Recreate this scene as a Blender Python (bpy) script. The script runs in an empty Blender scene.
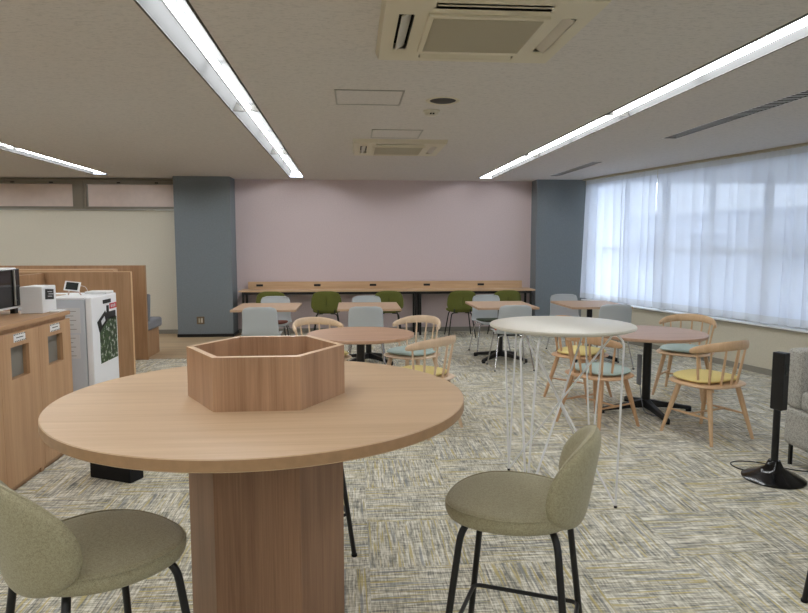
import bpy, bmesh, math, random
from mathutils import Vector, Matrix
random.seed(7)
PI = math.pi
C = bpy.context.scene.collection
HCAM = 1.5
CEIL = 2.55

# ------------------------------------------------------------------ helpers
def rgb(r, g, b):
    f = lambda c: (c / 255 / 12.92) if c <= 10.3 else ((c / 255 + 0.055) / 1.055) ** 2.4
    return (f(r), f(g), f(b), 1.0)

def empty(name, loc, rz, label, cat, group=None):
    o = bpy.data.objects.new(name, None); C.objects.link(o)
    o.empty_display_size = 0.1
    o.location = loc; o.rotation_euler = (0, 0, rz)
    return tag(o, label, cat, group)

def tag(o, label, cat, group=None):
    o['label'] = label; o['category'] = cat
    if group: o['group'] = group
    return o

def obj(name, bm, mat, parent=None, smooth=False, bevel=0.0, subsurf=0, segs=2, angle=35):
    me = bpy.data.meshes.new(name)
    bmesh.ops.recalc_face_normals(bm, faces=bm.faces)
    bm.to_mesh(me); bm.free()
    if isinstance(mat, (list, tuple)):
        for m in mat: me.materials.append(m)
    else:
        me.materials.append(mat)
    o = bpy.data.objects.new(name, me); C.objects.link(o)
    if parent: o.parent = parent
    if smooth:
        for p in me.polygons: p.use_smooth = True
        try: me.set_sharp_from_angle(angle=math.radians(angle))
        except Exception: pass
    if bevel > 0:
        m = o.modifiers.new('bevel', 'BEVEL'); m.width = bevel; m.segments = segs; m.limit_method = 'ANGLE'
    if subsurf:
        m = o.modifiers.new('sub', 'SUBSURF'); m.levels = subsurf; m.render_levels = subsurf
    return o

def struct(name, bm, mat, parent=None, **k):
    o = obj(name, bm, mat, parent, **k)
    if parent is None: o['kind'] = 'structure'
    return o

def copy_thing(root, loc, rz, label=None, group=None):
    def rec(o, parent):
        c = o.copy(); C.objects.link(c)
        if parent: c.parent = parent
        for ch in o.children: rec(ch, c)
        return c
    r = rec(root, None)
    r.location = loc; r.rotation_euler = (0, 0, rz)
    if label: r['label'] = label
    if group: r['group'] = group
    return r

def B(): return bmesh.new()

def box(bm, x0, x1, y0, y1, z0, z1, M=None, mi=0):
    vs = [bm.verts.new((x, y, z)) for z in (z0, z1) for x, y in ((x0, y0), (x1, y0), (x1, y1), (x0, y1))]
    if M is not None:
        for v in vs: v.co = M @ v.co
    for f in ((3, 2, 1, 0), (4, 5, 6, 7), (0, 1, 5, 4), (1, 2, 6, 5), (2, 3, 7, 6), (3, 0, 4, 7)):
        fc = bm.faces.new([vs[i] for i in f]); fc.material_index = mi
    return bm

def cbox(x0, x1, y0, y1, z0, z1): return box(B(), x0, x1, y0, y1, z0, z1)

def sweep(bm, pts, rad, seg=10, cap=True, squash=None):
    """tube through points; rad number or list"""
    pts = [Vector(p) for p in pts]
    n = len(pts)
    if not isinstance(rad, (list, tuple)): rad = [rad] * n
    rings = []
    t0 = (pts[1] - pts[0]).normalized()
    up = Vector((0, 0, 1)) if abs(t0.z) < 0.95 else Vector((0, 1, 0))
    a = t0.cross(up).normalized()
    for i in range(n):
        if i == 0: t = pts[1] - pts[0]
        elif i == n - 1: t = pts[-1] - pts[-2]
        else: t = (pts[i + 1] - pts[i]).normalized() + (pts[i] - pts[i - 1]).normalized()
        t.normalize()
        a = (a - t * a.dot(t)).normalized()
        b = t.cross(a)
        rings.append([bm.verts.new(pts[i] + (a * math.cos(2 * PI * k / seg) + b * math.sin(2 * PI * k / seg)) * rad[i]) for k in range(seg)])
    for i in range(n - 1):
        for k in range(seg):
            bm.faces.new((rings[i][k], rings[i][(k + 1) % seg], rings[i + 1][(k + 1) % seg], rings[i + 1][k]))
    if cap:
        bm.faces.new(rings[0][::-1]); bm.faces.new(rings[-1])
    return bm

def fillet(pts, r, n=5):
    pts = [Vector(p) for p in pts]
    out = [pts[0]]
    for i in range(1, len(pts) - 1):
        a, b, c = pts[i - 1], pts[i], pts[i + 1]
        ra = min(r, (a - b).length * 0.49); rc = min(r, (c - b).length * 0.49)
        p = b + (a - b).normalized() * ra; q = b + (c - b).normalized() * rc
        for k in range(n + 1):
            t = k / n
            out.append(p * (1 - t) ** 2 + b * 2 * t * (1 - t) + q * t * t)
    out.append(pts[-1])
    return out

def lathe(bm, prof, cx=0, cy=0, seg=48):
    rings = []
    for r, z in prof:
        if r < 1e-5: rings.append([bm.verts.new((cx, cy, z))])
        else: rings.append([bm.verts.new((cx + r * math.cos(2 * PI * k / seg), cy + r * math.sin(2 * PI * k / seg), z)) for k in range(seg)])
    for A_, B_ in zip(rings, rings[1:]):
        for k in range(seg):
            k2 = (k + 1) % seg
            if len(A_) == 1 and len(B_) == 1: continue
            if len(A_) == 1: bm.faces.new((A_[0], B_[k2], B_[k]))
            elif len(B_) == 1: bm.faces.new((A_[k], A_[k2], B_[0]))
            else: bm.faces.new((A_[k], A_[k2], B_[k2], B_[k]))
    return bm

def prism(bm, poly, z0, z1, M=None):
    lo = [bm.verts.new((x, y, z0)) for x, y in poly]; hi = [bm.verts.new((x, y, z1)) for x, y in poly]
    if M is not None:
        for v in lo + hi: v.co = M @ v.co
    n = len(poly)
    bm.faces.new(lo[::-1]); bm.faces.new(hi)
    for i in range(n): bm.faces.new((lo[i], lo[(i + 1) % n], hi[(i + 1) % n], hi[i]))
    return bm

def pad(bm, S, T, n=2.6, k=6, nr=9, na=40, flat=0.5, edge=2.2):
    """cushion / shell: S(a,b) is the middle surface over a superellipse of exponent n, T the thickness"""
    def dom(r, th):
        c, s = math.cos(th), math.sin(th)
        e = 2 / n
        return (r * math.copysign(abs(c) ** e, c), r * math.copysign(abs(s) ** e, s))
    def nrm(a, b):
        h = 1e-3
        du = Vector(S(a + h, b)) - Vector(S(a - h, b)); dv = Vector(S(a, b + h)) - Vector(S(a, b - h))
        return du.cross(dv).normalized()
    rs = [1 - (1 - i / nr) ** edge for i in range(nr + 1)]
    top, bot = [], []
    for i, r in enumerate(rs):
        hh = T * (max(0.0, 1 - r ** k)) ** 0.5
        if i == 0:
            p = Vector(S(0, 0)); N = nrm(0, 0)
            top.append([bm.verts.new(p + N * T * flat)]); bot.append([bm.verts.new(p - N * T * (1 - flat))])
            continue
        rt, rb = [], []
        for j in range(na):
            a, b = dom(r, 2 * PI * (j + 0.5) / na)
            p = Vector(S(a, b)); N = nrm(a, b)
            if i == nr:
                v = bm.verts.new(p + N * T * (flat - 0.5)); rt.append(v); rb.append(v)
            else:
                mid = p + N * T * (flat - 0.5)
                rt.append(bm.verts.new(mid + N * hh * 0.5)); rb.append(bm.verts.new(mid - N * hh * 0.5))
        top.append(rt); bot.append(rb)
    for L, fl in ((top, 0), (bot, 1)):
        for i in range(nr):
            for j in range(na):
                j2 = (j + 1) % na
                if i == 0: f = [L[0][0], L[1][j], L[1][j2]]
                else: f = [L[i][j], L[i + 1][j], L[i + 1][j2], L[i][j2]]
                bm.faces.new(f if not fl else f[::-1])
    return bm

# ------------------------------------------------------------------ materials
def nodes(name):
    m = bpy.data.materials.new(name); m.use_nodes = True
    nt = m.node_tree
    return m, nt, nt.nodes['Principled BSDF']

def plain(name, col, rough=0.6, metal=0.0, noise=0.0, nscale=40, bump=0.0, spec=0.5):
    m, nt, p = nodes(name)
    p.inputs['Base Color'].default_value = col
    p.inputs['Roughness'].default_value = rough
    p.inputs['Metallic'].default_value = metal
    p.inputs['Specular IOR Level'].default_value = spec
    if noise or bump:
        tc = nt.nodes.new('ShaderNodeTexCoord'); nz = nt.nodes.new('ShaderNodeTexNoise')
        nz.inputs['Scale'].default_value = nscale; nz.inputs['Detail'].default_value = 4
        nt.links.new(tc.outputs['Object'], nz.inputs['Vector'])
        if noise:
            mx = nt.nodes.new('ShaderNodeMix'); mx.data_type = 'RGBA'
            mr = nt.nodes.new('ShaderNodeMapRange')
            mr.inputs['From Min'].default_value = 0.3; mr.inputs['From Max'].default_value = 0.7
            nt.links.new(nz.outputs['Fac'], mr.inputs['Value'])
            mx.inputs[6].default_value = tuple(c * (1 - noise) for c in col[:3]) + (1,)
            mx.inputs[7].default_value = tuple(min(1, c * (1 + noise)) for c in col[:3]) + (1,)
            nt.links.new(mr.outputs[0], mx.inputs[0]); nt.links.new(mx.outputs[2], p.inputs['Base Color'])
        if bump:
            bp = nt.nodes.new('ShaderNodeBump'); bp.inputs['Strength'].default_value = bump; bp.inputs['Distance'].default_value = 0.01
            nt.links.new(nz.outputs['Fac'], bp.inputs['Height']); nt.links.new(bp.outputs[0], p.inputs['Normal'])
    return m

def wood(name, light, dark, axis='X', scale=1.0, rough=0.42, bands=1.0):
    """grain runs along axis"""
    m, nt, p = nodes(name)
    L = nt.links
    tc = nt.nodes.new('ShaderNodeTexCoord'); mp = nt.nodes.new('ShaderNodeMapping')
    al, ac = 1.3 * scale, 26 * scale
    mp.inputs['Scale'].default_value = {'X': (al, ac, ac), 'Y': (ac, al, ac), 'Z': (ac, ac, al)}[axis]
    L.new(tc.outputs['Object'], mp.inputs['Vector'])
    n1 = nt.nodes.new('ShaderNodeTexNoise'); n1.inputs['Scale'].default_value = 1.0; n1.inputs['Detail'].default_value = 5; n1.inputs['Roughness'].default_value = 0.6; n1.inputs['Distortion'].default_value = 0.4
    L.new(mp.outputs[0], n1.inputs['Vector'])
    mp2 = nt.nodes.new('ShaderNodeMapping')
    a2, c2 = 4 * scale, 260 * scale
    mp2.inputs['Scale'].default_value = {'X': (a2, c2, c2), 'Y': (c2, a2, c2), 'Z': (c2, c2, a2)}[axis]
    L.new(tc.outputs['Object'], mp2.inputs['Vector'])
    n2 = nt.nodes.new('ShaderNodeTexNoise'); n2.inputs['Scale'].default_value = 1.0; n2.inputs['Detail'].default_value = 2
    L.new(mp2.outputs[0], n2.inputs['Vector'])
    mp3 = nt.nodes.new('ShaderNodeMapping')
    a3, c3 = 0.4 * scale, 5 * scale
    mp3.inputs['Scale'].default_value = {'X': (a3, c3, c3), 'Y': (c3, a3, c3), 'Z': (c3, c3, a3)}[axis]
    L.new(tc.outputs['Object'], mp3.inputs['Vector'])
    n3 = nt.nodes.new('ShaderNodeTexNoise'); n3.inputs['Scale'].default_value = 1.0; n3.inputs['Detail'].default_value = 2
    L.new(mp3.outputs[0], n3.inputs['Vector'])
    def mul(a, k):
        q = nt.nodes.new('ShaderNodeMath'); q.operation = 'MULTIPLY'; L.new(a, q.inputs[0]); q.inputs[1].default_value = k; return q.outputs[0]
    def add(a, b):
        q = nt.nodes.new('ShaderNodeMath'); q.operation = 'ADD'; L.new(a, q.inputs[0]); L.new(b, q.inputs[1]); return q.outputs[0]
    s = add(add(mul(n1.outputs['Fac'], 0.45), mul(n2.outputs['Fac'], 0.25)), mul(n3.outputs['Fac'], 0.30 * bands))
    mr = nt.nodes.new('ShaderNodeMapRange'); mr.inputs['From Min'].default_value = 0.36; mr.inputs['From Max'].default_value = 0.62
    L.new(s, mr.inputs['Value'])
    mx = nt.nodes.new('ShaderNodeMix'); mx.data_type = 'RGBA'
    mx.inputs[6].default_value = dark; mx.inputs[7].default_value = light
    L.new(mr.outputs[0], mx.inputs[0]); L.new(mx.outputs[2], p.inputs['Base Color'])
    p.inputs['Roughness'].default_value = rough
    bp = nt.nodes.new('ShaderNodeBump'); bp.inputs['Strength'].default_value = 0.08; bp.inputs['Distance'].default_value = 0.002
    L.new(n2.outputs['Fac'], bp.inputs['Height']); L.new(bp.outputs[0], p.inputs['Normal'])
    return m

OAK_L, OAK_D = rgb(204, 168, 136), rgb(170, 131, 100)
M = {}
M['oak_x'] = wood('oak along x', rgb(212, 182, 148), rgb(192, 160, 126), 'X')
M['oak_z'] = wood('oak upright', rgb(190, 152, 120), rgb(150, 113, 84), 'Z')
M['oak_edge'] = plain('oak edge band', rgb(170, 134, 98), 0.4, noise=0.08)
M['oak_panel'] = wood('oak partition', rgb(186, 148, 112), rgb(156, 119, 86), 'Z')
M['oak_cab'] = wood('oak cabinet', rgb(198, 158, 120), rgb(172, 132, 96), 'Z')
M['oak_top'] = wood('oak worktop', rgb(198, 158, 120), rgb(172, 132, 96), 'Y')
M['table_sq'] = wood('walnut tinted top', rgb(204, 172, 142), rgb(182, 150, 120), 'X')
M['table_rd'] = wood('rosy brown top', rgb(194, 160, 136), rgb(172, 137, 113), 'X')
M['table_rm'] = wood('brown oak top', rgb(204, 166, 138), rgb(178, 138, 110), 'X')
M['beech'] = wood('light beech', rgb(232, 206, 178), rgb(214, 184, 152), 'Z')
M['beech_warm'] = wood('honey beech', rgb(226, 192, 154), rgb(206, 168, 128), 'Z')
M['beech_orange'] = wood('warm beech', rgb(216, 176, 138), rgb(194, 152, 112), 'Z')
M['floorwood'] = wood('pale plank floor', rgb(210, 184, 148), rgb(170, 144, 112), 'X', 0.6)
M['pink'] = plain('dusty pink wallpaper', rgb(218, 202, 203), 0.9, noise=0.05, nscale=60, bump=0.06)
M['beige'] = plain('cream wallpaper', rgb(228, 223, 208), 0.9, noise=0.04, nscale=60, bump=0.06)
M['beige2'] = plain('pale beige paint', rgb(210, 204, 186), 0.85, noise=0.04, nscale=60, bump=0.06)
M['slate'] = plain('slate blue wallpaper', rgb(126, 134, 140), 0.85, noise=0.08, nscale=70, bump=0.08)
M['skirt'] = plain('grey skirting', rgb(150, 146, 136), 0.6)
M['skirt_dark'] = plain('black skirting', rgb(18, 18, 20), 0.5)
M['bronze'] = plain('grey brown aluminium', rgb(134, 126, 114), 0.45, 0.1)
M['alu'] = plain('aluminium', rgb(170, 168, 160), 0.4, 0.6)
M['film'] = plain('pinkish frosted pane', rgb(232, 214, 206), 0.5, noise=0.04, nscale=8)
M['black'] = plain('black powder coat', rgb(16, 16, 18), 0.4)
M['black_gloss'] = plain('black gloss', rgb(10, 10, 14), 0.15)
M['black_matt'] = plain('black cloth', rgb(14, 14, 16), 0.9)
M['white'] = plain('white enamel', rgb(232, 232, 232), 0.35)
M['white_warm'] = plain('off white laminate', rgb(208, 202, 188), 0.35, noise=0.02)
M['white_rod'] = plain('white powder coat', rgb(236, 236, 236), 0.35)
M['cream'] = plain('cream plastic', rgb(214, 206, 184), 0.5)
M['cream_dark'] = plain('tan louver', rgb(186, 178, 156), 0.5)
M['dark_grey'] = plain('dark grey mesh', rgb(62, 60, 60), 0.7)
M['chrome'] = plain('chrome', rgb(205, 205, 208), 0.18, 1.0)
M['shell'] = plain('pale blue grey plastic', rgb(190, 196, 199), 0.38)
M['olive'] = plain('olive felt', rgb(104, 108, 48), 0.95, noise=0.18, nscale=260, bump=0.2)
M['orange_cushion'] = plain('terracotta cushion', rgb(186, 116, 84), 0.9, noise=0.06, nscale=200)
M['brick_cushion'] = plain('brick red cushion', rgb(120, 66, 50), 0.9, noise=0.06, nscale=200)
M['green_cushion'] = plain('dark green cushion', rgb(58, 70, 46), 0.9, noise=0.06, nscale=200)
M['yellow'] = plain('mustard yellow cloth', rgb(230, 211, 142), 0.95, noise=0.08, nscale=250, bump=0.1)
M['aqua'] = plain('pale aqua cloth', rgb(184, 202, 198), 0.95, noise=0.06, nscale=250, bump=0.1)
M['fridge'] = plain('fridge white', rgb(242, 243, 246), 0.4)
M['fridge_side'] = plain('fridge grey side', rgb(200, 205, 213), 0.45)
M['paper'] = plain('paper', rgb(214, 214, 216), 0.8)
M['ink'] = plain('print black', rgb(30, 28, 28), 0.7)
M['red'] = plain('print red', rgb(190, 44, 52), 0.7)
M['bin_grey'] = plain('bin flap grey', rgb(128, 124, 116), 0.5)
M['screen'] = plain('dark screen', rgb(40, 46, 48), 0.15)
M['bench_grey'] = plain('grey bench fabric', rgb(128, 130, 136), 0.95, noise=0.06, nscale=200)
M['sheer_hem'] = None

# stool fabric: fine woven texture
def fabric(name, c1, c2, scale=420, bump=0.35):
    m, nt, p = nodes(name); L = nt.links
    tc = nt.nodes.new('ShaderNodeTexCoord')
    w = nt.nodes.new('ShaderNodeTexVoronoi'); w.inputs['Scale'].default_value = scale
    L.new(tc.outputs['Object'], w.inputs['Vector'])
    n = nt.nodes.new('ShaderNodeTexNoise'); n.inputs['Scale'].default_value = scale * 0.35; n.inputs['Detail'].default_value = 3
    L.new(tc.outputs['Object'], n.inputs['Vector'])
    a = nt.nodes.new('ShaderNodeMath'); a.operation = 'MULTIPLY'; L.new(w.outputs['Distance'], a.inputs[0]); L.new(n.outputs['Fac'], a.inputs[1])
    mr = nt.nodes.new('ShaderNodeMapRange'); mr.inputs['From Min'].default_value = 0.05; mr.inputs['From Max'].default_value = 0.42; L.new(a.outputs[0], mr.inputs['Value'])
    mx = nt.nodes.new('ShaderNodeMix'); mx.data_type = 'RGBA'; mx.inputs[6].default_value = c1; mx.inputs[7].default_value = c2
    L.new(mr.outputs[0], mx.inputs[0]); L.new(mx.outputs[2], p.inputs['Base Color'])
    bp = nt.nodes.new('ShaderNodeBump'); bp.inputs['Strength'].default_value = bump; bp.inputs['Distance'].default_value = 0.002; bp.invert = True
    L.new(a.outputs[0], bp.inputs['Height']); L.new(bp.outputs[0], p.inputs['Normal'])
    p.inputs['Roughness'].default_value = 0.95
    p.inputs['Sheen Weight'].default_value = 0.2
    return m
M['stool'] = fabric('khaki weave', rgb(180, 173, 142), rgb(146, 138, 110), 420)
M['sofa'] = fabric('grey tweed', rgb(200, 197, 188), rgb(144, 142, 135), 160)

# ceiling: rock wool board with fine fissures
def ceil_mat():
    m, nt, p = nodes('rock wool ceiling'); L = nt.links
    tc = nt.nodes.new('ShaderNodeTexCoord'); mp = nt.nodes.new('ShaderNodeMapping'); mp.inputs['Scale'].default_value = (34, 90, 30)
    L.new(tc.outputs['Object'], mp.inputs['Vector'])
    n = nt.nodes.new('ShaderNodeTexNoise'); n.inputs['Scale'].default_value = 1; n.inputs['Detail'].default_value = 4; n.inputs['Roughness'].default_value = 0.7
    L.new(mp.outputs[0], n.inputs['Vector'])
    r = nt.nodes.new('ShaderNodeValToRGB')
    r.color_ramp.elements[0].position = 0.34; r.color_ramp.elements[0].color = rgb(194, 190, 186)
    r.color_ramp.elements[1].position = 0.5; r.color_ramp.elements[1].color = rgb(214, 209, 204)
    L.new(n.outputs['Fac'], r.inputs[0]); L.new(r.outputs[0], p.inputs['Base Color'])
    bp = nt.nodes.new('ShaderNodeBump'); bp.inputs['Strength'].default_value = 0.3; bp.inputs['Distance'].default_value = 0.003
    L.new(n.outputs['Fac'], bp.inputs['Height']); L.new(bp.outputs[0], p.inputs['Normal'])
    p.inputs['Roughness'].default_value = 0.95
    return m
M['ceil'] = ceil_mat()

def carpet_mat():
    m, nt, p = nodes('streaked carpet tile'); L = nt.links; N = nt.nodes.new
    def math_(op, a, b=None, c=None):
        q = N('ShaderNodeMath'); q.operation = op
        for i, v in enumerate((a, b, c)):
            if v is None: continue
            if isinstance(v, (int, float)): q.inputs[i].default_value = v
            else: L.new(v, q.inputs[i])
        return q.outputs[0]
    tc = N('ShaderNodeTexCoord'); sp = N('ShaderNodeSeparateXYZ'); L.new(tc.outputs['Object'], sp.inputs[0])
    x, y = sp.outputs[0], sp.outputs[1]
    ti = math_('FLOOR', math_('DIVIDE', math_('SUBTRACT', x, 0.065), 0.5))
    tj = math_('FLOOR', math_('DIVIDE', math_('SUBTRACT', y, 2.89), 0.5))
    par = math_('MODULO', math_('ADD', math_('ADD', ti, tj), 200.0), 2.0)   # 0: streaks along y
    par = math_('GREATER_THAN', par, 0.5)
    def pick(a, b):   # par ? a : b
        q = N('ShaderNodeMix'); q.data_type = 'FLOAT'; L.new(par, q.inputs[0]); L.new(b, q.inputs[2]); L.new(a, q.inputs[3]); return q.outputs[0]
    al = pick(x, y); ac = pick(y, x)
    tid = math_('ADD', math_('MULTIPLY', ti, 7.31), math_('MULTIPLY', tj, 3.77))
    def streak(sa, sc, off, detail=3, rough=0.6):
        cb = N('ShaderNodeCombineXYZ')
        L.new(math_('MULTIPLY', al, sa), cb.inputs[0]); L.new(math_('MULTIPLY', ac, sc), cb.inputs[1]); L.new(math_('ADD', math_('MULTIPLY', tid, 5.0), off), cb.inputs[2])
        n = N('ShaderNodeTexNoise'); n.inputs['Scale'].default_value = 1; n.inputs['Detail'].default_value = detail; n.inputs['Roughness'].default_value = rough
        L.new(cb.outputs[0], n.inputs['Vector']); return n.outputs['Fac']
    s1a = streak(16, 105, 0, 2, 0.6); s1b = streak(3.5, 100, 77.7, 2, 0.55); s1 = math_('ADD', math_('MULTIPLY', s1a, 0.5), math_('MULTIPLY', s1b, 0.5)); s2 = streak(3.4, 75, 11.3, 1); s3 = streak(6, 30, 31.7, 2); s4 = streak(2.6, 52, 57.1, 1)
    cbx = N('ShaderNodeCombineXYZ'); L.new(math_('MULTIPLY', al, 150.0), cbx.inputs[0]); L.new(math_('MULTIPLY', ac, 14.0), cbx.inputs[1]); L.new(tid, cbx.inputs[2])
    nx = N('ShaderNodeTexNoise'); nx.inputs['Scale'].default_value = 1; nx.inputs['Detail'].default_value = 2; L.new(cbx.outputs[0], nx.inputs['Vector'])
    big = N('ShaderNodeTexNoise'); big.inputs['Scale'].default_value = 7; big.inputs['Detail'].default_value = 2; L.new(tc.outputs['Object'], big.inputs['Vector'])
    v = math_('ADD', math_('MULTIPLY', s1, 0.50), math_('MULTIPLY', s3, 0.14))
    v = math_('ADD', v, math_('MULTIPLY', nx.outputs['Fac'], 0.26)); v = math_('ADD', v, math_('MULTIPLY', big.outputs['Fac'], 0.10))
    r = N('ShaderNodeValToRGB'); cr = r.color_ramp
    cr.elements[0].position = 0.40; cr.elements[0].color = rgb(122, 123, 122)
    cr.elements[1].position = 0.575; cr.elements[1].color = rgb(248, 245, 235)
    e = cr.elements.new(0.455); e.color = rgb(168, 165, 152)
    e = cr.elements.new(0.50); e.color = rgb(204, 199, 182)
    L.new(v, r.inputs[0])
    def mixc(fac, a, col):
        q = N('ShaderNodeMix'); q.data_type = 'RGBA'; L.new(fac, q.inputs[0]); L.new(a, q.inputs[6]); q.inputs[7].default_value = col; return q.outputs[2]
    def rng(v_, a, b, top):
        q = N('ShaderNodeMapRange'); q.inputs['From Min'].default_value = a; q.inputs['From Max'].default_value = b; q.inputs['To Max'].default_value = top; L.new(v_, q.inputs['Value']); return q.outputs[0]
    c = mixc(rng(s2, 0.58, 0.64, 0.75), r.outputs[0], rgb(206, 190, 128))
    c = mixc(rng(s4, 0.62, 0.68, 0.6), c, rgb(138, 143, 148))
    L.new(c, p.inputs['Base Color'])
    bp = N('ShaderNodeBump'); bp.inputs['Strength'].default_value = 0.15; bp.inputs['Distance'].default_value = 0.003
    L.new(s1, bp.inputs['Height']); L.new(bp.outputs[0], p.inputs['Normal'])
    p.inputs['Roughness'].default_value = 1.0; p.inputs['Specular IOR Level'].default_value = 0.1
    return m
M['carpet'] = carpet_mat()

def emit(name, col, s):
    m = bpy.data.materials.new(name); m.use_nodes = True; nt = m.node_tree
    nt.nodes.remove(nt.nodes['Principled BSDF'])
    e = nt.nodes.new('ShaderNodeEmission'); e.inputs[0].default_value = col; e.inputs[1].default_value = s
    nt.links.new(e.outputs[0], nt.nodes['Material Output'].inputs[0]); return m
M['tube'] = emit('fluorescent tube', (0.96, 0.985, 1.0, 1), 24)
M['reflector'] = plain('satin reflector', rgb(78, 78, 78), 0.6, spec=0.0)
M['rim'] = plain('matt grey trim', rgb(96, 95, 92), 0.8, spec=0.0)

def sheer(name, transp, col, transl):
    m = bpy.data.materials.new(name); m.use_nodes = True; nt = m.node_tree; L = nt.links
    nt.nodes.remove(nt.nodes['Principled BSDF'])
    d = nt.nodes.new('ShaderNodeBsdfDiffuse'); t = nt.nodes.new('ShaderNodeBsdfTranslucent'); x = nt.nodes.new('ShaderNodeBsdfTransparent')
    d.inputs[0].default_value = col; t.inputs[0].default_value = col; x.inputs[0].default_value = (1, 1, 1, 1)
    a = nt.nodes.new('ShaderNodeMixShader'); a.inputs[0].default_value = transl
    L.new(d.outputs[0], a.inputs[1]); L.new(t.outputs[0], a.inputs[2])
    b = nt.nodes.new('ShaderNodeMixShader'); b.inputs[0].default_value = transp
    L.new(a.outputs[0], b.inputs[1]); L.new(x.outputs[0], b.inputs[2])
    L.new(b.outputs[0], nt.nodes['Material Output'].inputs[0]); return m
M['sheer'] = sheer('sheer white voile', 0.05, rgb(236, 240, 250), 0.5)
M['sheer_hem'] = sheer('doubled voile hem', 0.05, rgb(226, 228, 232), 0.4)

def glass(name):
    m = bpy.data.materials.new(name); m.use_nodes = True; nt = m.node_tree; L = nt.links
    nt.nodes.remove(nt.nodes['Principled BSDF'])
    g = nt.nodes.new('ShaderNodeBsdfGlossy'); g.inputs['Roughness'].default_value = 0.02; x = nt.nodes.new('ShaderNodeBsdfTransparent'); x.inputs[0].default_value = (0.93, 0.96, 0.97, 1)
    b = nt.nodes.new('ShaderNodeMixShader'); b.inputs[0].default_value = 0.93
    L.new(g.outputs[0], b.inputs[1]); L.new(x.outputs[0], b.inputs[2]); L.new(b.outputs[0], nt.nodes['Material Output'].inputs[0]); return m
M['glass'] = glass('window glass')

# ------------------------------------------------------------------ room shell
XL, YN, YB = -9.5, -6.0, 11.0
TR = [(-3.92, 10.34), (-0.99, 10.56), (2.03, 10.50), (-6.73, 10.34)]       # troffers: left x, far end
TW = 0.21
SLOT = [(3.07, 3.205, 8.33, 10.1), (3.07, 3.205, 3.6, 6.42)]
SK = 0.0085                                           # the fixtures run a hair off the wall direction
skx = lambda x, y: x + (10.5 - y) * SK
holes = [(x, x + TW, -5.0, ye) for x, ye in TR] + SLOT
holes = [(a, b, c, d) for a, b, c, d in holes]
bm = B()
xs = sorted({XL - 0.4, 9.5} | {h[0] for h in holes} | {h[1] for h in holes})
ys = sorted({YN - 0.1, YB + 0.1} | {h[2] for h in holes} | {h[3] for h in holes})
vd = {}
def gv(x, y):
    if (x, y) not in vd: vd[(x, y)] = bm.verts.new((skx(x, y), y, CEIL))
    return vd[(x, y)]
for i in range(len(xs) - 1):
    for j in range(len(ys) - 1):
        cx, cy = (xs[i] + xs[i + 1]) / 2, (ys[j] + ys[j + 1]) / 2
        if any(h[0] < cx < h[1] and h[2] < cy < h[3] for h in holes): continue
        bm.faces.new((gv(xs[i], ys[j]), gv(xs[i], ys[j + 1]), gv(xs[i + 1], ys[j + 1]), gv(xs[i + 1], ys[j])))
ceiling = struct('ceiling', bm, M['ceil'])
me = ceiling.data
if me.polygons[0].normal.z > 0: me.flip_normals()
struct('ceiling_slab', cbox(XL - 0.3, 9.5, YN - 0.3, YB + 0.3, CEIL + 0.16, CEIL + 0.3), M['beige2'])

struct('floor', cbox(XL - 0.2, 9.5, YN - 0.2, YB + 0.2, -0.12, 0.0), M['carpet'])
struct('floor_planks', cbox(XL, -1.86, 8.61, YB, 0.0, 0.006), M['floorwood'])

# back wall: pink stretch, cream stretch with high windows, two slate columns
struct('wall_back', cbox(-2.6, 3.6, YB, YB + 0.15, 0, CEIL), M['pink'])
bm = B()
box(bm, XL, -2.6, YB, YB + 0.15, 0, 2.035)
box(bm, XL, -2.6, YB + 0.05, YB + 0.15, 2.035, CEIL)
struct('wall_back_cream', bm, M['beige'])
struct('column_slate_1', cbox(-2.80, -1.93, 10.56, YB, 0, CEIL), M['slate'])
struct('column_slate_2', cbox(3.04, 4.05, 10.66, YB + 0.1, 0, CEIL), M['slate'])
struct('baseboard_column', cbox(-2.81, -1.92, 10.55, YB, 0, 0.055), M['skirt_dark'])
struct('baseboard_back', box(cbox(-1.92, 3.04, YB - 0.012, YB, 0, 0.075), XL, -2.80, YB - 0.012, YB, 0.006, 0.075), M['skirt'])
struct('wall_left', cbox(XL - 0.15, XL, YN, YB, 0, CEIL), M['beige'])
struct('wall_near', cbox(XL, 9.5, YN - 0.15, YN, 0, CEIL), M['beige'])

# high windows on the cream wall
def high_window(n, x0, x1):
    r = cbox(x0, x1, YB + 0.02, YB + 0.035, 2.09, 2.46)
    w = struct('window_%d' % n, r, M['film'])
    f = B()
    box(f, x0 - 0.02, x1 + 0.02, YB - 0.03, YB + 0.04, 2.455, 2.50)
    box(f, x0 - 0.02, x1 + 0.02, YB - 0.03, YB + 0.04, 2.055, 2.095)
    box(f, x0 - 0.02, x0 + 0.025, YB - 0.03, YB + 0.04, 2.095, 2.455)
    box(f, x1 - 0.025, x1 + 0.02, YB - 0.03, YB + 0.04, 2.095, 2.455)
    obj('window_frame', f, M['bronze'], w, bevel=0.004)
    l = B()
    for q in (0.35, 0.75):
        xx = x0 + (x1 - x0) * q
        box(l, xx, xx + 0.05, YB - 0.055, YB - 0.03, 2.465, 2.485)
    obj('window_latch', l, M['skirt_dark'], w)
    g = box(B(), x0 + 0.028, x0 + 0.04, YB - 0.002, YB + 0.018, 2.1, 2.45)
    obj('gasket', g, M['alu'], w)
high_window(1, -5.95, -4.47)
high_window(2, -4.31, -2.82)
struct('trim_1', cbox(XL, -2.80, YB - 0.035, YB + 0.04, 2.035, 2.055), M['alu'])
bm = B()
box(bm, XL, -2.80, YB - 0.04, YB + 0.04, 2.50, 2.535)
box(bm, -4.45, -4.33, YB - 0.04, YB + 0.04, 2.055, 2.50)
struct('trim_2', bm, M['bronze'])

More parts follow.
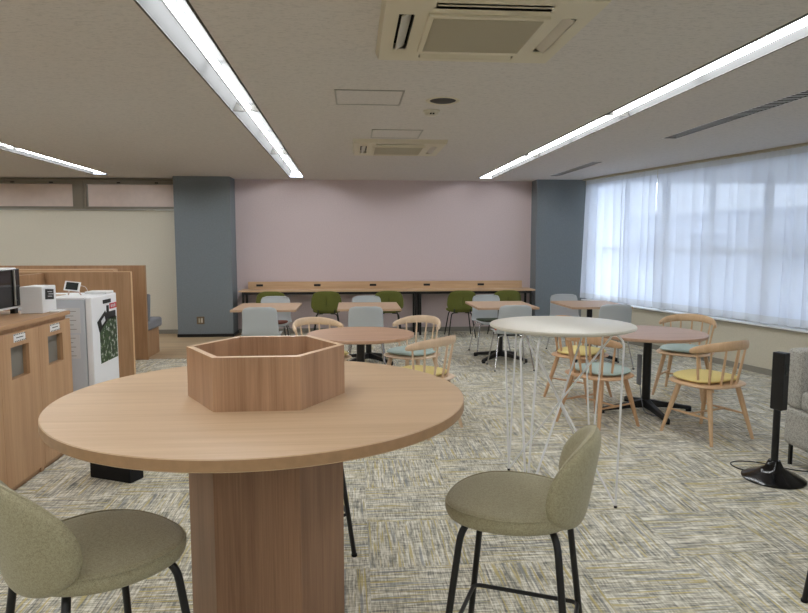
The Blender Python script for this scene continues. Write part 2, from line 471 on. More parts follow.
# right wall (slanting), parapet + curtained window band
wdir = Vector((-0.243, 1, 0)).normalized()          # along wall, away from camera
wn = Vector((-1, -0.243, 0)).normalized()           # into the room
W0 = Vector((3.85, 10.6, 0))
def wp(s, off=0.0, z=0.0):                          # s metres towards the camera from the slate column
    p = W0 - wdir * s + wn * off
    return Vector((p.x, p.y, z))
WM = Matrix(((-wdir.x, wn.x, 0, W0.x), (-wdir.y, wn.y, 0, W0.y), (0, 0, 1, 0), (0, 0, 0, 1)))   # local (s, off, z)
LW = 17.0
struct('wall_right', box(B(), -0.4, LW, -0.2, 0.0, 0, 0.55, WM), M['beige2'])
struct('wall_right_lintel', box(B(), -0.4, LW, -0.2, -0.02, 2.46, CEIL + 0.05, WM), M['beige2'])
struct('baseboard_right', box(B(), 0.05, LW, 0.0, 0.012, 0, 0.07, WM), M['skirt'])
struct('trim_3', box(B(), 0.0, LW, -0.2, 0.05, 0.55, 0.575, WM), M['white'], bevel=0.004)
struct('trim_4', box(B(), 0.0, LW, 0.052, 0.060, 0.545, 0.556, WM), M['skirt'])

nwin = 0
s = 0.05
edges = []
while s < LW - 0.2:
    edges.append((s, min(s + 1.72, LW))); s += 1.72
for i, (a, b) in enumerate(edges):
    nwin += 1
    g = box(B(), a + 0.03, b - 0.03, -0.125, -0.118, 0.60, 2.44, WM)
    w = struct('window_%d' % (nwin + 2), g, M['glass'])
    f = B()
    box(f, a, a + 0.04, -0.16, -0.09, 0.575, 2.46, WM); box(f, b - 0.04, b, -0.16, -0.09, 0.575, 2.46, WM)
    box(f, a, b, -0.16, -0.09, 0.575, 0.62, WM); box(f, a, b, -0.16, -0.09, 2.42, 2.46, WM)
    box(f, a, b, -0.15, -0.10, 1.40, 1.44, WM); box(f, (a + b) / 2 - 0.025, (a + b) / 2 + 0.025, -0.15, -0.1, 0.6, 2.44, WM)
    obj('window_frame', f, M['alu'], w)

# curtain rail and sheer curtains
rail = obj('curtain_rail', box(B(), 0.02, LW, 0.03, 0.09, 2.525, CEIL, WM), M['cream_dark'])
tag(rail, 'slim curtain track fixed to the ceiling along the window wall', 'curtain rail')

def curtain(s0, s1, label, seed, flare=0.0):
    rnd = random.Random(seed)
    root = empty('sheer_curtain', tuple(wp((s0 + s1) / 2, 0.06, 0.0)), 0, label, 'curtain', 'sheer curtains along the window wall')
    loc = Vector(root.location)
    # fold lines: irregular spacing
    folds = [s0]
    while folds[-1] < s1: folds.append(folds[-1] + rnd.uniform(0.09, 0.30))
    amp = [rnd.uniform(0.4, 1.0) for _ in folds]
    import bisect
    def off(s, z):
        i = max(0, min(len(folds) - 2, bisect.bisect_right(folds, s) - 1))
        t = (s - folds[i]) / (folds[i + 1] - folds[i])
        a = amp[i] * (1 - t) + amp[i + 1] * t
        k = (CEIL - z) / 2.0
        w = math.sin(PI * t) ** 0.55 * 0.062 * a * (0.55 + 0.55 * k)
        w += 0.004 * math.sin(s * 33 + seed) * (1 - 0.5 * k) + 0.010 * math.sin(s * 7.3 + z * 1.6 + seed)
        top = max(0.0, 1 - (CEIL - z) / 0.16)
        w = w * (1 - 0.75 * top) + top * 0.008 * math.sin(s * 95)
        return w
    def sheet(z0, z1, nz, extra=0.0):
        bm = B(); n = int((s1 - s0) / 0.012); rows = []
        for j in range(nz + 1):
            z = z0 + (z1 - z0) * j / nz; row = []
            for i in range(n + 1):
                s = s0 + (s1 - s0) * i / n
                ss = s - flare * max(0, (2.3 - z) / 1.7) * max(0, 1 - (s - s0) / 0.6)
                p = wp(ss, 0.045 + off(s, z) + extra, z) - loc
                row.append(bm.verts.new((p.x, p.y, z)))
            rows.append(row)
        for j in range(nz):
            for i in range(n): bm.faces.new((rows[j][i], rows[j][i + 1], rows[j + 1][i + 1], rows[j + 1][i]))
        return bm
    obj('curtain_cloth', sheet(0.688, 2.452, 12), M['sheer'], root, smooth=True, angle=80)
    obj('header_band', sheet(2.452, 2.522, 2), M['sheer_hem'], root, smooth=True, angle=80)
    obj('hem', sheet(0.602, 0.688, 2), M['sheer_hem'], root, smooth=True, angle=80)
curtain(0.06, 1.78, 'short sheer white curtain beside the slate blue column, lower corner flaring out', 3, 0.10)
curtain(1.79, 5.2, 'wide sheer white curtain hanging over the window behind the round table', 11)
curtain(5.2, 9.0, 'sheer white curtain beyond the grey sofa', 23)
curtain(9.0, 16.8, 'sheer white curtain on the window nearest the camera', 29)

# building across the street, seen faintly through the voile
bm = box(B(), -6, 20, -6.2, -5.2, -4, 2.25, WM)
facade = obj('neighbouring_building', bm, plain('pale facade', rgb(196, 202, 214), 0.9))
tag(facade, 'pale building across the street behind the sheer curtains', 'building')
fgl = plain('facade glass', rgb(120, 132, 150), 0.2)
bm = B()
for r_ in range(3):
    for c_ in range(13):
        obj('window', box(B(), -5.4 + c_ * 1.95, -4.1 + c_ * 1.95, -5.2, -5.17, -2.4 + r_ * 1.6, -1.5 + r_ * 1.6, WM), fgl, facade)
bm.free()
gr = obj('street_ground', box(B(), -10, 24, -30, -0.25, -4.2, -4.0, WM), plain('asphalt', rgb(130, 130, 130), 0.9)); gr['kind'] = 'structure'

# ------------------------------------------------------------------ ceiling fixtures
def troffer(x, ye, label, right_view):
    root = empty('ceiling_light', (skx(x + TW / 2, ye), ye, CEIL), SK, label, 'ceiling light', 'recessed strip lights')
    w = TW / 2; L = ye + 5.0
    bm = B()   # channel: open-bottomed reflector
    prof = [(-w, 0.0), (-w + 0.035, 0.085), (w - 0.035, 0.085), (w, 0.0), (w + 0.004, 0.0), (w + 0.004, 0.12), (-w - 0.004, 0.12), (-w - 0.004, 0.0)]
    A_ = [bm.verts.new((a, 0, b)) for a, b in prof]; B_ = [bm.verts.new((a, -L, b)) for a, b in prof]
    n = len(prof)
    for i in range(n): bm.faces.new((A_[i], A_[(i + 1) % n], B_[(i + 1) % n], B_[i]))
    bm.faces.new(A_); bm.faces.new(B_[::-1])
    obj('reflector', bm, M['reflector'], root)
    lip = B()
    box(lip, -w - 0.012, -w, -L - 0.01, 0.012, -0.004, 0.0); box(lip, w, w + 0.012, -L - 0.01, 0.012, -0.004, 0.0)
    box(lip, -w, w, 0.0, 0.012, -0.004, 0.0)
    obj('rim', lip, M['rim'], root)
    y = -0.03
    while y - 1.22 > -L:
        t = sweep(B(), [(0.012, y, 0.028), (0.012, y - 1.2, 0.028)], 0.018, 10)
        obj('fluorescent_tube', t, M['tube'], root, smooth=True)
        y -= 1.255
    y = -2.66
    while y > -L:
        d = B()
        for sgn in (-1, 1):
            vs = [(sgn * w * 0.98, y, 0.0), (sgn * 0.02, y, 0.0), (sgn * 0.035, y, 0.03), (sgn * (w - 0.03), y, 0.075)]
            lo = [d.verts.new(v) for v in vs]; hi = [d.verts.new((a, b + 0.012, c)) for a, b, c in vs]
            d.faces.new(lo); d.faces.new(hi[::-1])
            for i in range(4): d.faces.new((lo[i], lo[(i + 1) % 4], hi[(i + 1) % 4], hi[i]))
        box(d, -w, w, y, y + 0.008, -0.003, 0.004)
        obj('divider', d, M['rim'], root)
        y -= 2.51
troffer(*TR[0], 'recessed strip light over the cabinets and fridge', 0)
troffer(*TR[1], 'recessed strip light above the big wooden table, ending at the slate column', 0)
troffer(*TR[3], 'added unseen strip light above the booths that brightens the walls', 0)  # unseen extra strip, added to raise the light on the walls
troffer(*TR[2], 'recessed strip light running parallel to the curtained windows', 1)

for i, (x0, x1, y0, y1) in enumerate(SLOT):
    lab = ['short slotted ceiling vent near the slate column by the curtains', 'long slotted ceiling vent between the strip light and the curtains'][i]
    root = empty('slot_vent', (skx((x0 + x1) / 2, y0), y0, CEIL), SK, lab, 'vent', 'slotted vents along the window side')
    w = (x1 - x0) / 2; L = y1 - y0
    bm = B()
    box(bm, -w - 0.005, w + 0.005, 0, L, 0.1, 0.11); box(bm, -w - 0.005, -w, 0, L, 0.0, 0.1); box(bm, w, w + 0.005, 0, L, 0.0, 0.1)
    box(bm, -w, w, -0.004, 0, 0, 0.1); box(bm, -w, w, L, L + 0.004, 0, 0.1)
    obj('duct', bm, M['black_matt'], root)
    bm = B(); y = 0.02
    while y < L - 0.02:
        box(bm, -w, w, y, y + 0.012, 0.002, 0.004); y += 0.05
    obj('grille', bm, M['white'], root)
    bm = B(); box(bm, -w - 0.008, -w, -0.015, L + 0.015, -0.003, 0); box(bm, w, w + 0.008, -0.015, L + 0.015, -0.003, 0)
    obj('vent_frame', bm, M['white'], root)

def ac_unit(x, y, label):
    root = empty('air_conditioner', (x, y, CEIL), 0, label, 'air conditioner', 'ceiling cassette air conditioners')
    h = 0.485; b = 0.470
    bm = B()
    # chamfered panel with four louvre pits
    lo = [bm.verts.new((sx * b, sy * b, -0.04)) for sx, sy in ((-1, -1), (1, -1), (1, 1), (-1, 1))]
    up = [bm.verts.new((sx * h, sy * h, 0)) for sx, sy in ((-1, -1), (1, -1), (1, 1), (-1, 1))]
    bm.faces.new(up)
    for i in range(4): bm.faces.new((lo[i], lo[(i + 1) % 4], up[(i + 1) % 4], up[i]))
    # bottom face as grid with pits
    a0, a1, g = 0.335, 0.405, 0.255
    pits = [(-g, g, a0, a1), (-g, g, -a1, -a0), (a0, a1, -g, g), (-a1, -a0, -g, g)]
    xs_ = [-b, -a1, -a0, -g, g, a0, a1, b]
    vv = {}
    def V(i, j, z=-0.04):
        k = (i, j, z)
        if k not in vv: vv[k] = bm.verts.new((xs_[i], xs_[j], z))
        return vv[k]
    for i in range(7):
        for j in range(7):
            cx, cy = (xs_[i] + xs_[i + 1]) / 2, (xs_[j] + xs_[j + 1]) / 2
            if any(p[0] < cx < p[1] and p[2] < cy < p[3] for p in pits): continue
            bm.faces.new((V(i, j), V(i, j + 1), V(i + 1, j + 1), V(i + 1, j)))
    bmesh.ops.remove_doubles(bm, verts=bm.verts, dist=1e-5)
    obj('panel', bm, M['cream'], root)
    pb = B()
    for p in pits:
        box(pb, p[0], p[1], p[2], p[3], -0.012, -0.006)
    obj('duct_lining', pb, M['black_matt'], root)
    for p in pits:
        cx, cy = (p[0] + p[1]) / 2, (p[2] + p[3]) / 2
        horiz = (p[1] - p[0]) > (p[3] - p[2])
        f = B()
        if horiz:
            R_ = Matrix.Translation((cx, cy, -0.034)) @ Matrix.Rotation(math.radians(28) * (1 if cy < 0 else -1), 4, 'X')
            box(f, -0.25, 0.25, -0.026, 0.026, -0.003, 0.003, R_)
        else:
            R_ = Matrix.Translation((cx, cy, -0.034)) @ Matrix.Rotation(math.radians(32) * (-1 if cx < 0 else 1), 4, 'Y')
            box(f, -0.026, 0.026, -0.25, 0.25, -0.003, 0.003, R_)
        obj('louver', f, M['cream'] if horiz else M['white_warm'], root)
    gr = box(B(), -0.275, 0.275, -0.275, 0.275, -0.052, -0.036)
    gpan = obj('intake_grille', gr, M['cream'], root, bevel=0.004)
    gs = B()
    y_ = -0.245
    while y_ < 0.245:
        box(gs, -0.25, 0.25, y_, y_ + 0.006, -0.056, -0.052); y_ += 0.012
    obj('grille_slats', gs, M['cream_dark'], gpan)
ac_unit(0.617, 3.235, 'big cream cassette air conditioner nearest the camera, cut by the top of the picture')
ac_unit(0.49, 7.17, 'cream cassette air conditioner farther down the ceiling, seen small')

def hatch(x0, x1, y0, y1, label):
    root = empty('access_hatch', ((x0 + x1) / 2, (y0 + y1) / 2, CEIL), 0, label, 'access hatch', 'ceiling access hatches')
    w, d = (x1 - x0) / 2, (y1 - y0) / 2
    f = B(); t = 0.012
    box(f, -w, w, -d, -d + t, -0.006, 0); box(f, -w, w, d - t, d, -0.006, 0)
    box(f, -w, -w + t, -d + t, d - t, -0.006, 0); box(f, w - t, w, -d + t, d - t, -0.006, 0)
    obj('hatch_frame', f, M['alu'], root)
    obj('hatch_door', box(B(), -w + 0.014, w - 0.014, -d + 0.014, d - 0.014, -0.003, 0.0), M['ceil'], root)
hatch(-0.12, 0.365, 4.59, 5.06, 'square access hatch in the ceiling beside the round speaker grille')
hatch(0.18, 0.66, 6.13, 6.60, 'square access hatch just in front of the small air conditioner')

root = empty('ceiling_speaker', (0.67, 4.89, CEIL), 0, 'round black ceiling speaker grille between the hatch and strip light', 'speaker')
obj('bezel', lathe(B(), [(0.098, -0.001), (0.118, -0.006), (0.128, 0.0), (0.0, 0.0)]), M['cream'], root, smooth=True)
obj('speaker_grille', lathe(B(), [(0, -0.008), (0.08, -0.007), (0.096, -0.001), (0, -0.001)]), M['dark_grey'], root, smooth=True)
root = empty('smoke_detector', (0.63, 5.26, CEIL), 0, 'small white smoke detector on the ceiling behind the speaker grille', 'smoke detector')
obj('housing', lathe(B(), [(0, -0.042), (0.035, -0.042), (0.05, -0.034), (0.056, -0.016), (0.068, -0.010), (0.068, 0), (0, 0)], seg=28), M['white_warm'], root, smooth=True)
bm = B()
for a in (-0.018, 0.004): box(bm, a, a + 0.012, -0.058, -0.045, -0.036, -0.026)
obj('sensor_slot', bm, M['ink'], root)

# wall outlet on the left column
root = empty('wall_outlet', (-2.44, 10.56, 0.22), 0, 'brown metal wall outlet low on the slate blue column behind the hexagonal box', 'outlet')
obj('cover_plate', cbox(-0.06, 0.06, -0.008, 0, -0.005, 0.115), plain('brown metal plate', rgb(126, 112, 92), 0.4, 0.5), root, bevel=0.003)
for dx in (-0.032, 0.008):
    obj('socket', cbox(dx, dx + 0.026, -0.012, -0.008, 0.02, 0.09), M['white_warm'] if dx > 0 else M['cream_dark'], root)

# ------------------------------------------------------------------ big round table with hexagonal box
TX, TY = -0.308, 2.244
root = empty('round_high_table', (TX, TY, 0), 0, 'big round high oak table on a hexagonal pedestal in front', 'table')
obj('tabletop', lathe(B(), [(0, 0.945), (0.683, 0.945), (0.6865, 0.949), (0.6865, 0.977), (0.684, 0.98), (0, 0.98)], seg=128), M['oak_x'], root, smooth=True)
obj('edge_band', lathe(B(), [(0.6866, 0.949), (0.6872, 0.949), (0.6872, 0.9775), (0.6866, 0.9775), (0.6866, 0.949)], seg=128), M['oak_edge'], root, smooth=True)
hexa = lambda R: [(R * math.cos(PI / 3 * k), R * math.sin(PI / 3 * k)) for k in range(6)]
obj('pedestal', prism(B(), hexa(0.268), 0.0, 0.945), wood('pedestal oak', rgb(160, 122, 94), rgb(122, 88, 64), 'Z'), root, bevel=0.002)
hexbox = empty('hexagonal_box', (TX + 0.007, TY, 0.98), 0, 'open hexagonal oak box standing on the big round table', 'box')
bm = B()
o_, i_ = hexa(0.268), hexa(0.245)
for k in range(6):
    k2 = (k + 1) % 6
    q = [o_[k], o_[k2], i_[k2], i_[k]]
    lo = [bm.verts.new((x, y, 0)) for x, y in q]; hi = [bm.verts.new((x, y, 0.17)) for x, y in q]
    bm.faces.new(hi); bm.faces.new(lo[::-1])
    for a in range(4): bm.faces.new((lo[a], lo[(a + 1) % 4], hi[(a + 1) % 4], hi[a]))
obj('box_sides', bm, M['oak_z'], hexbox)
bm = B()
for k in range(6):
    k2 = (k + 1) % 6
    q = [o_[k], o_[k2], i_[k2], i_[k]]
    lo = [bm.verts.new((x, y, 0.17)) for x, y in q]; hi = [bm.verts.new((x, y, 0.1712)) for x, y in q]
    bm.faces.new(hi); bm.faces.new(lo[::-1])
    for a in range(4): bm.faces.new((lo[a], lo[(a + 1) % 4], hi[(a + 1) % 4], hi[a]))
obj('rim', bm, plain('pale edge banding', rgb(222, 190, 156), 0.35), hexbox)
obj('box_floor', prism(B(), hexa(0.244), 0.0, 0.01), M['oak_z'], hexbox)


# ------------------------------------------------------------------ bar stools
def make_stool():
    root = empty('bar_stool', (0, 0, 0), 0, 'x', 'bar stool', 'khaki upholstered bar stools')
    def S(a, b):
        w = 0.226 - 0.02 * max(0, -b)
        return (a * w, b * 0.222 + 0.015, 0.637 - 0.004 * a * a - 0.020 * max(0, b) ** 3)
    obj('seat', pad(B(), S, 0.054, n=2.3, k=34, nr=14, na=64, edge=3.2), M['stool'], root, smooth=True, angle=70)
    pts = []
    for j in range(65):
        th = 2 * PI * j / 64; c, s_ = math.cos(th), math.sin(th); e = 2 / 2.3
        a, b = 0.992 * math.copysign(abs(c) ** e, c), 0.992 * math.copysign(abs(s_) ** e, s_)
        q = S(a, b); pts.append((q[0], q[1], q[2] + 0.0235))
    obj('seat_piping', sweep(B(), pts, 0.003, 6, cap=False), M['stool'], root, smooth=True)
    def SB(a, b):
        ph = a * math.radians(54)
        R = 0.235
        lean = 0.024 * (b + 1)
        z = 0.752 + b * 0.156 - 0.035 * a * a * (b + 1) / 2
        R2 = R + lean * 0.35
        return (R2 * math.sin(ph) * 0.98, 0.040 - R2 * math.cos(ph) - lean * 0.75, z)
    obj('backrest', pad(B(), SB, 0.052, n=2.35, k=7, nr=12, na=64), M['stool'], root, smooth=True, angle=70)
    bm = B()
    # piping line along the middle edge of the backrest
    pts = []
    for j in range(65):
        th = 2 * PI * j / 64; c, s_ = math.cos(th), math.sin(th); e = 2 / 2.35
        a, b = 1.003 * math.copysign(abs(c) ** e, c), 1.003 * math.copysign(abs(s_) ** e, s_)
        pts.append(SB(a, b))
    sweep(bm, pts, 0.003, 5, cap=False)
    obj('piping', bm, M['stool'], root, smooth=True)
    for sx in (-1, 1):
        for sy in (-1, 1):
            path = fillet([(sx * 0.235, sy * 0.215 + 0.0, 0.004), (sx * 0.165, sy * 0.150, 0.600), (sx * 0.03, sy * 0.150 * 0.6, 0.602)], 0.06)
            lg = obj('leg', sweep(B(), path, 0.0115, 12), M['black'], root, smooth=True)
            obj('foot_cap', lathe(B(), [(0, 0), (0.014, 0), (0.014, 0.012), (0, 0.012)], sx * 0.235, sy * 0.215, 14), M['black_matt'], lg, smooth=True)
    z = 0.20; t = z / 0.572
    fx = 0.235 - 0.07 * t; fy = 0.215 - 0.065 * t
    ring = fillet([(0, fy, z), (fx, fy, z), (fx, -fy, z), (-fx, -fy, z), (-fx, fy, z), (0, fy, z)], 0.03)
    obj('footrest', sweep(B(), ring, 0.008, 10, cap=False), M['black'], root, smooth=True)
    return root
def face(fx, fy): return math.atan2(-fx, fy)
st = make_stool()
st.location = (0.545, 2.08, 0); st.rotation_euler = (0, 0, face(-1, 0.44)); st['label'] = 'khaki bar stool standing clear of the round table, its footrest and four legs in view'
copy_thing(st, (-0.735, 1.83, 0), face(0.70, 0.71), 'khaki bar stool with its rounded back cut by the picture edge, below the cabinets')
copy_thing(st, (-0.285, 3.165, 0), face(0.25, -1), 'bar stool hidden behind the table pedestal, one thin black leg showing')
copy_thing(st, (2.20, 2.477, 0), face(-0.7, 0.7), 'stand-in bar stool for other furniture outside the frame, only a black leg tip showing')  # stool copy stands in for another splay-legged piece out of frame

# ------------------------------------------------------------------ white wire table
WX, WY, WH = 1.25, 3.80, 1.02
root = empty('high_wire_table', (WX, WY, 0), 0, 'high round white table on crossed white wire legs', 'table')
WR = 0.43
obj('tabletop', lathe(B(), [(0, WH - 0.024), (WR - 0.02, WH - 0.024), (WR - 0.004, WH - 0.018), (WR, WH - 0.010), (WR - 0.004, WH - 0.002), (WR - 0.010, WH), (0, WH)], seg=96), M['white_warm'], root, smooth=True)
obj('support_ring', sweep(B(), [(0.35 * math.cos(2 * PI * k / 36), 0.35 * math.sin(2 * PI * k / 36), WH - 0.029) for k in range(37)], 0.005, 8, cap=False), M['white_rod'], root, smooth=True)
for a_, sp in ((-55, (4,)), (41, (-9, 9)), (125, (-8, 8)), (226, (-8, 8))):
    a = math.radians(a_)
    d = Vector((math.cos(a), math.sin(a), 0)); foot = d * 0.40
    zt = WH - 0.029
    for q in sp:
        d2 = Vector((math.cos(a + math.radians(q)), math.sin(a + math.radians(q)), 0))
        path = fillet([foot + Vector((0, 0, 0.012)), d2 * 0.405 + Vector((0, 0, zt - 0.035)), d2 * 0.35 + Vector((0, 0, zt))], 0.03)
        lg = obj('leg', sweep(B(), path, 0.0064, 8), M['white_rod'], root, smooth=True)
    obj('foot_cap', sweep(B(), [foot, foot + Vector((0, 0, 0.014))], 0.009, 10), M['black'], lg)
    n = Vector((-math.sin(a), math.cos(a), 0)) * 0.006
    obj('diagonal_rod', sweep(B(), [foot + Vector((0, 0, 0.012)), n + Vector((0, 0, 0.54)), -d * 0.35 + Vector((0, 0, zt))], 0.0064, 8), M['white_rod'], root, smooth=True)

# ------------------------------------------------------------------ pedestal tables
def star_base(root, zt, rot, r):
    obj('column', lathe(B(), [(0, 0.05), (0.036, 0.05), (0.036, zt - 0.012), (0, zt - 0.012)], seg=24), M['black'], root, smooth=True)
    for k in range(4):
        a = rot + PI / 2 * k
        d = Vector((math.cos(a), math.sin(a), 0)); n = Vector((-math.sin(a), math.cos(a), 0))
        bm = B(); q = []
        for (t, w, z0, z1) in ((0.0, 0.034, 0.045, 0.125), (0.3, 0.03, 0.045, 0.098), (1.0, 0.022, 0.016, 0.046)):
            c = d * (r * t)
            q.append([bm.verts.new(c - n * w + Vector((0, 0, z0))), bm.verts.new(c + n * w + Vector((0, 0, z0))), bm.verts.new(c + n * w * 0.8 + Vector((0, 0, z1))), bm.verts.new(c - n * w * 0.8 + Vector((0, 0, z1)))])
        for u, v in zip(q, q[1:]):
            for i in range(4): bm.faces.new((u[i], u[(i + 1) % 4], v[(i + 1) % 4], v[i]))
        bm.faces.new(q[0][::-1]); bm.faces.new(q[-1])
        lg = obj('leg', bm, M['black'], root, bevel=0.006)
        obj('glide', lathe(B(), [(0, 0), (0.024, 0), (0.024, 0.02), (0, 0.02)], d.x * (r - 0.02), d.y * (r - 0.02), 16), M['black_matt'], lg)

def round_table(x, y, R, mat, label, rot):
    root = empty('round_cafe_table', (x, y, 0), 0, label, 'table', 'round pedestal tables')
    obj('tabletop', lathe(B(), [(0, 0.692), (R - 0.012, 0.692), (R, 0.70), (R, 0.716), (R - 0.003, 0.72), (0, 0.72)], seg=96), mat, root, smooth=True)
    obj('mounting_plate', lathe(B(), [(0, 0.678), (0.16, 0.682), (0.16, 0.692), (0, 0.692)], seg=32), M['black'], root, smooth=True)
    star_base(root, 0.692, rot, 0.42)
    return root
rt = round_table(2.60, 5.52, 0.49, M['table_rd'], 'round reddish brown pedestal table near the curtains, chairs with yellow and aqua cushions round it', math.radians(0))
obj('power_strip', box(B(), -0.085, -0.055, -0.02, 0.02, 0.25, 0.52), M['bench_grey'], rt, bevel=0.005)
obj('power_cord', sweep(B(), fillet([(-0.06, 0.0, 0.26), (-0.05, -0.01, 0.14), (-0.06, -0.1, 0.02), (0.02, -0.22, 0.012), (0.06, -0.2, 0.012)], 0.05), 0.004, 6), M['bench_grey'], rt, smooth=True)
round_table(0.06, 5.63, 0.465, M['table_rm'], 'round brown pedestal table just behind the hexagonal box and big table', math.radians(45))

def square_table(first, x, y, label):
    if first is not None: return copy_thing(first, (x, y, 0), 0, label)
    root = empty('square_cafe_table', (x, y, 0), 0, label, 'table', 'square pedestal tables in the back row')
    obj('tabletop', box(B(), -0.385, 0.385, -0.45, 0.45, 0.692, 0.72), M['table_sq'], root, bevel=0.004)
    obj('mounting_plate', box(B(), -0.16, 0.16, -0.16, 0.16, 0.682, 0.692), M['black'], root)
    star_base(root, 0.692, PI / 4, 0.40)
    return root
sq = square_table(None, 1.895, 8.24, 'square brown pedestal table in the back row behind the white wire table')
square_table(sq, -1.065, 8.19, 'square brown pedestal table in the back row closest to the slate column with the outlet')
square_table(sq, 0.19, 8.20, 'square brown pedestal table in the back row behind the round brown table')
square_table(sq, 3.07, 8.22, 'square reddish pedestal table beside the sheer curtains in the back row')

# ------------------------------------------------------------------ shell chairs
def make_shell():
    root = empty('shell_chair', (0, 0, 0), 0, 'x', 'chair', 'pale shell chairs at the square tables')
    prof = [(0.23, 0.415), (0.20, 0.437), (0.12, 0.440), (0.0, 0.430), (-0.10, 0.425), (-0.17, 0.44), (-0.205, 0.50), (-0.225, 0.60), (-0.245, 0.70), (-0.262, 0.785)]
    import itertools
    # arc-length resample
    P = [Vector((0, a, b)) for a, b in prof]
    d = [0]
    for a, b in zip(P, P[1:]): d.append(d[-1] + (b - a).length)
    def at(t):
        s_ = max(0, min(1, t)) * d[-1]
        for i in range(len(d) - 1):
            if s_ <= d[i + 1] + 1e-9:
                k = (s_ - d[i]) / (d[i + 1] - d[i])
                p0 = P[max(0, i - 1)]; p1 = P[i]; p2 = P[i + 1]; p3 = P[min(len(P) - 1, i + 2)]
                return 0.5 * ((2 * p1) + (p2 - p0) * k + (2 * p0 - 5 * p1 + 4 * p2 - p3) * k * k + (3 * p1 - p0 - 3 * p2 + p3) * k ** 3)
        return P[-1]
    bm = B(); nu, nv = 22, 34; grid = []
    for j in range(nv + 1):
        t = j / nv; c = at(t); row = []
        hw = 0.212 - 0.018 * max(0, (t - 0.5) * 2)
        dist = min(t, 1 - t) * d[-1]; rc = 0.075
        if dist < rc: hw = hw - rc + math.sqrt(max(0, rc * rc - (rc - dist) ** 2))
        if 0.40 < t < 0.62: hw += 0.012 * math.sin((t - 0.40) / 0.22 * PI)
        for i in range(nu + 1):
            u = -1 + 2 * i / nu
            seatk = max(0, 1 - abs(t - 0.3) / 0.4); backk = max(0, (t - 0.45) / 0.55)
            row.append(bm.verts.new((u * hw, c.y + 0.035 * u * u * min(1, backk * 2), c.z + 0.02 * abs(u) ** 3 * seatk)))
        grid.append(row)
    for j in range(nv):
        for i in range(nu): bm.faces.new((grid[j][i], grid[j][i + 1], grid[j + 1][i + 1], grid[j + 1][i]))
    sh = obj('seat_shell', bm, M['shell'], root, smooth=True, angle=80)
    m = sh.modifiers.new('thick', 'SOLIDIFY'); m.thickness = 0.009; m.offset = -1
    # legs
    for sx in (-1, 1):
        for sy, yt in ((1, 0.13), (-1, -0.13)):
            path = fillet([(sx * 0.235, sy * 0.225, 0.004), (sx * 0.175, yt, 0.405), (sx * 0.08, yt * 0.9, 0.412)], 0.03)
            lg = obj('leg', sweep(B(), path, 0.0085, 10), M['chrome'], root, smooth=True)
            obj('glide', lathe(B(), [(0, 0), (0.012, 0), (0.012, 0.014), (0, 0.014)], sx * 0.235, sy * 0.225, 12), M['black'], lg)
    bm = B(); box(bm, -0.13, 0.13, -0.12, 0.12, 0.405, 0.418)
    obj('seat_bracket', bm, M['black'], root, bevel=0.003)
    return root
def seat_cushion(root, mat):
    def S(a, b): return (a * 0.185, 0.015 + b * 0.185, 0.452 + 0.01 * a * a)
    return obj('seat_cushion', pad(B(), S, 0.03, n=3.2, k=6, nr=7, na=36), mat, root, smooth=True, angle=70)
sh = make_shell()
spots = [
    (1.89, 7.66, 0, 'orange_cushion', 'pale grey shell chair with terracotta cushion, its back half behind the white wire table'),
    (-1.06, 7.64, 0, 'orange_cushion', 'pale grey shell chair right behind the hexagonal box, back to the camera'),
    (0.14, 7.64, 0, 'orange_cushion', 'pale grey shell chair between the round brown table and a square table'),
    (3.10, 7.66, 0, 'green_cushion', 'pale grey shell chair by the reddish square table, back to the camera'),
    (-1.06, 8.72, PI, 'brick_cushion', 'pale shell chair with brick red cushion facing the camera near the slate column'),
    (0.18, 8.72, PI, 'green_cushion', 'pale shell chair facing the camera, only its top edge above the middle square table'),
    (1.87, 8.76, PI + 0.06, 'green_cushion', 'pale shell chair with dark green cushion facing the camera before the counter'),
    (2.98, 8.78, PI, 'orange_cushion', 'pale shell chair facing the camera against the slate blue column by the curtains'),
]
for i, (x, y, rz, cm, lab) in enumerate(spots):
    o = sh if i == 0 else copy_thing(sh, (x, y, 0), rz)
    if i == 0: o.location = (x, y, 0); pend = cm
    else: seat_cushion(o, M[cm])
    o['label'] = lab
seat_cushion(sh, M['orange_cushion'])

